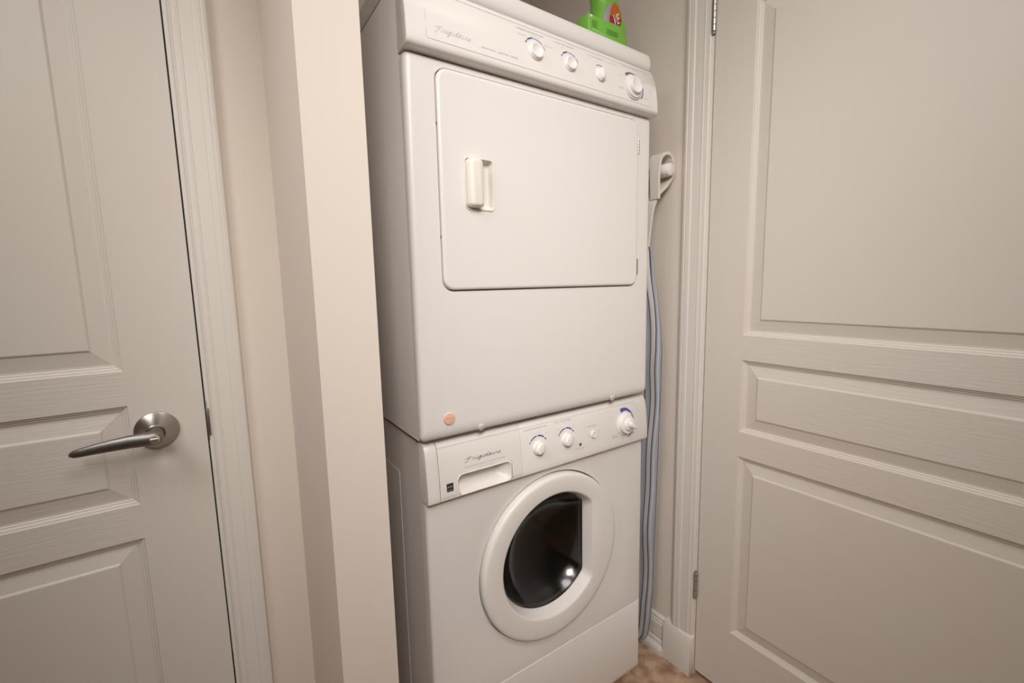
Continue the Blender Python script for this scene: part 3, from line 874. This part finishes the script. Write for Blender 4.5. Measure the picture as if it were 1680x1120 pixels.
# ------------------------------------------------------------------ ironing board against the closet side wall
ib = thing('ironing_board', (.80, .20, ZF), 'ironing board with a blue striped cover standing between the washer and the closet wall', 'ironing board')
YC = .205
front = [(.112, 1.4550), (.1080, 1.4200), (.1000, 1.3780), (.0917, 1.3444), (.0844, 1.3221), (.0741, 1.2668), (.0640, 1.2154), (.0536, 1.1567), (.0441, 1.0833), (.0385, 1.0186), (.0385, .9715), (.0385, .8765), (.0415, .7785),
         (.0430, .6994), (.0475, .5300), (.0515, .3673), (.0535, .2183), (.0600, .1233), (.0690, .0500), (.0800, .0240), (.1050, .0040)]
zs = [1.4545 - (1.4545 - .006) * k / 70 for k in range(71)]
b = MB()
xa, xb, rad = .7800, .8120, .0150
UV = []
L = []
xm = (xa + xb) / 2; ht = (xb - xa) / 2
nq = 10
for z in zs:
    yf = interp(front, z)
    sagx = .004 * math.sin(z * 9) + .003 * math.sin(z * 23 + 1)
    hw = YC - yf
    P, U = [], []
    # section: half-round front edge, flat near face, half-round far edge, flat wall face
    for k in range(nq + 1):
        a = PI / 2 - PI * k / nq
        P.append((xm + ht * math.sin(a), yf + ht - ht * math.cos(a), z)); U.append(ht * (-a))
    m_ = 8
    for k in range(1, m_):
        P.append((xa, yf + ht + (2 * hw - 2 * ht) * k / m_, z)); U.append(ht * PI / 2 + (2 * hw - 2 * ht) * k / m_)
    for k in range(nq + 1):
        a = -PI / 2 + PI * k / nq
        P.append((xm + ht * math.sin(a), yf + 2 * hw - ht + ht * math.cos(a), z)); U.append(ht * PI / 2 + 2 * hw - 2 * ht + ht * (a + PI / 2))
    P = [(x + (sagx if x < xm else 0), y, zz) for x, y, zz in P]
    L.append(P); UV.append(U)
b.loops(L, 0, True, True)
cov = b.build('board_cover', M_stripe, ib, sharp=70, recalc=True)
uvl = cov.data.uv_layers.new(name='UVMap')
flat = [u for U in UV for u in U]
np_ = len(UV[0])
for poly in cov.data.polygons:
    us = [flat[cov.data.loops[li].vertex_index] for li in poly.loop_indices]
    for li, u in zip(poly.loop_indices, us):
        zz = cov.data.vertices[cov.data.loops[li].vertex_index].co.z
        uvl.data[li].uv = ((u + .2) / .040 + max(0, zz - .95) * 1.2, 0)
cov_b = MB(); cov_b.tube([(.826, .16, 1.535), (.826, .165, 1.40), (.826, .20, .9), (.826, .22, .30)], .009); cov_b.tube([(.826, .27, 1.535), (.826, .265, 1.40), (.826, .24, .9), (.826, .22, .30)], .009)
cov_b.build('leg', M_tube, ib)
b = MB(); b.tube([(.806, .060, 1.5465), (.806, .36, 1.5465)], .013, 16); fb = b.build('foot_bar', M_tube, ib)
b = MB(); b.lathe([(.0150, 0), (.0186, .003), (.0190, .030), (.0186, .046), (.0165, .0505), (.0110, .0525), (.0001, .0530)], (.806, .0770, 1.5465), (0, -1, 0), 28, cap0=True)
tag(b.build('foot_cap', M_tube, fb), 'white round foot cap')

# cloth loop draped over the foot bar
def ribbon(mb, path, th=.004):
    """path: (x, z, y0, y1)"""
    P = path
    L = []
    for i, (x, z, y0, y1) in enumerate(P):
        q0, q1 = P[max(i - 1, 0)], P[min(i + 1, len(P) - 1)]
        dx, dz = q1[0] - q0[0], q1[1] - q0[1]
        l = math.hypot(dx, dz) or 1
        nx, nz = -dz / l * th / 2, dx / l * th / 2
        e = .0015
        L.append([(x + nx, y0 + e, z + nz), (x + nx, y1 - e, z + nz), (x, y1, z), (x - nx, y1 - e, z - nz), (x - nx, y0 + e, z - nz), (x, y0, z)])
    mb.loops(L, 0, True, True)
b = MB()
path = smooth2([(.7780, 1.4650, .0405, .0720), (.7755, 1.5100, .0400, .0725), (.7765, 1.5480, .0395, .0740), (.7815, 1.5760, .0380, .0790), (.7940, 1.5900, .0360, .0850), (.8085, 1.5925, .0330, .0900), (.8215, 1.5840, .0310, .0920), (.8285, 1.5650, .0290, .0930),
                (.8295, 1.5420, .0290, .0930), (.8255, 1.5220, .0350, .0920), (.8160, 1.5050, .0420, .0900), (.8050, 1.4930, .0480, .0880), (.7920, 1.4820, .0500, .0860), (.7830, 1.4680, .0500, .0850), (.7740, 1.4450, .0540, .0860),
                (.7705, 1.4150, .0580, .0900), (.7700, 1.3700, .0640, .0960), (.7700, 1.3300, .0690, .1020)], 3)
ribbon(b, path, .0085)
tag(b.build('cloth_strap', M_towel, sharp=60), 'white terry strap looped over the white foot bar of the ironing board', 'strap')

# ------------------------------------------------------------------ things on top of the dryer
TZ = 1.8285
b = MB()
c0, c1_, cy0, cy1 = .5150, .6300, .0610, .1050
cz0, cz1 = TZ - .004, 1.8935
b.box(c0, c1_, cy0, cy1, cz0, cz1)
ct = tag(b.build('detergent_carton', M_carton, bevel=.0012), 'small lime green carton lying on the dryer in front of the bottle', 'carton')
fc = lambda x, z: (x, cy0 - .0004, z)
b = MB(); b.quad([fc(.5215, 1.8870), fc(.5290, 1.8870), fc(.5290, 1.8925), fc(.5215, 1.8925)]); b.build('printed_symbol', M_white, ct)
b = MB()
for k in range(5): put_strip(b, [(.5270, 1.8800 - k * .0036), (.5480 - (k % 2) * .003, 1.8800 - k * .0036)], .0016, fc)
for k in range(4): put_strip(b, [(.5800, 1.8730 - k * .0034), (.6240 - (k % 2) * .004, 1.8730 - k * .0034)], .0018, fc)
tag(b.build('printed_lines', M_cartondark, ct), kind='stuff')
b = MB(); put_strip(b, [(c0 + .0010, cz0), (c0 + .0010, cz1 - .004)], .0016, fc); put_strip(b, [(.5300, 1.8600), (.5750, 1.8560)], .0020, fc)
tag(b.build('pale_print', M_cartonpale, ct), kind='stuff')

# bottle: oval section, shoulders, neck and cap
bt = thing('detergent_bottle', (.675, .135, TZ), 'lime green detergent bottle with a red oval label standing on the dryer', 'bottle')
BY = .150
SEC = [(1.8310, .675, .0540, .036), (1.8340, .675, .0590, .040), (1.8500, .676, .0605, .041), (1.8980, .676, .0600, .041), (1.9250, .675, .0565, .040), (1.9520, .672, .0535, .038), (1.9720, .669, .0450, .035), (1.9900, .663, .0400, .032), (2.0100, .660, .0420, .031),
       (2.0350, .657, .0390, .028), (2.0550, .655, .0280, .023), (2.0680, .655, .0190, .019), (2.0800, .655, .0185, .0185)]
def oval(z, cx, rx, ry, n=40): return [(cx + rx * math.copysign(abs(math.cos(2 * PI * k / n)) ** .8, math.cos(2 * PI * k / n)), BY + ry * math.copysign(abs(math.sin(2 * PI * k / n)) ** .8, math.sin(2 * PI * k / n)), z) for k in range(n)]
b = MB(); b.loops([oval(*s) for s in SEC], 0, True, True); bb = b.build('bottle_body', M_green, bt, sharp=60)
b = MB(); b.lathe([(.022, 0), (.0225, .002), (.0215, .026), (.019, .029), (.0001, .0295)], (.655, BY, 2.078), (0, 0, 1), 28, cap0=True); b.build('bottle_cap', M_white, bt)
def on_bottle(x, z, off=.0010):
    for a, c in zip(SEC, SEC[1:]):
        if a[0] <= z <= c[0]:
            t = (z - a[0]) / (c[0] - a[0]); break
    cx, rx, ry = (a[i] + (c[i] - a[i]) * t for i in (1, 2, 3))
    q = max(-.995, min(.995, (x - cx) / rx))
    return (x, BY - ry * max(1 - abs(q) ** 2.5, 0) ** .4 - off, z)
LC = (.6600, 1.9490)
def lab_patch(f, off, m, nu=14, nv=18):
    b = MB()
    L = []
    for j in range(nv + 1):
        t = -1 + 2 * j / nv
        row = []
        for i in range(nu + 1):
            s = -1 + 2 * i / nu
            e = math.sqrt(max(1 - t * t, 0))
            x, z = f(s, t, e)
            row.append(on_bottle(x, z, off))
        L.append(row)
    b.loops(L, 0, closed=False)
    return b
lean = lambda x, z: (x + (z - LC[1]) * .20, z)
el = lambda s, t, e: lean(LC[0] + s * e * .0300, LC[1] + t * .0400)
lb = lab_patch(el, .0010, 0).build('bottle_label', M_red, bb)
lab_patch(lambda s, t, e: lean(LC[0] + (-1 + (s + 1) * .26) * e * .0300, LC[1] + t * .0400), .0014, 0).build('label_side', M_silver, lb)
lab_patch(lambda s, t, e: lean(LC[0] + .003 + s * math.sqrt(max(1 - (t * .5 + .5) ** 2 * .98 - .02, 0)) * .0270, LC[1] + .020 + t * .0195), .0012, 0).build('label_top', M_orange, lb)
b = MB()
put_text(b, 'VE', .6560, .6800, 1.9300, .0280, lambda x, z: on_bottle(x, z + (x - .668) * .5, .0018))
b.build('label_lettering', M_white, lb)

# small dark cap lying behind the carton
b = MB(); b.lathe([(.0110, 0), (.0125, .002), (.0120, .016), (.0105, .018), (.0001, .0182)], (.4985, .0950, TZ + .001), (0, 0, 1), 20, cap0=True)
tag(b.build('bottle_lid', M_black), 'small black lid lying beside the green carton', 'lid')
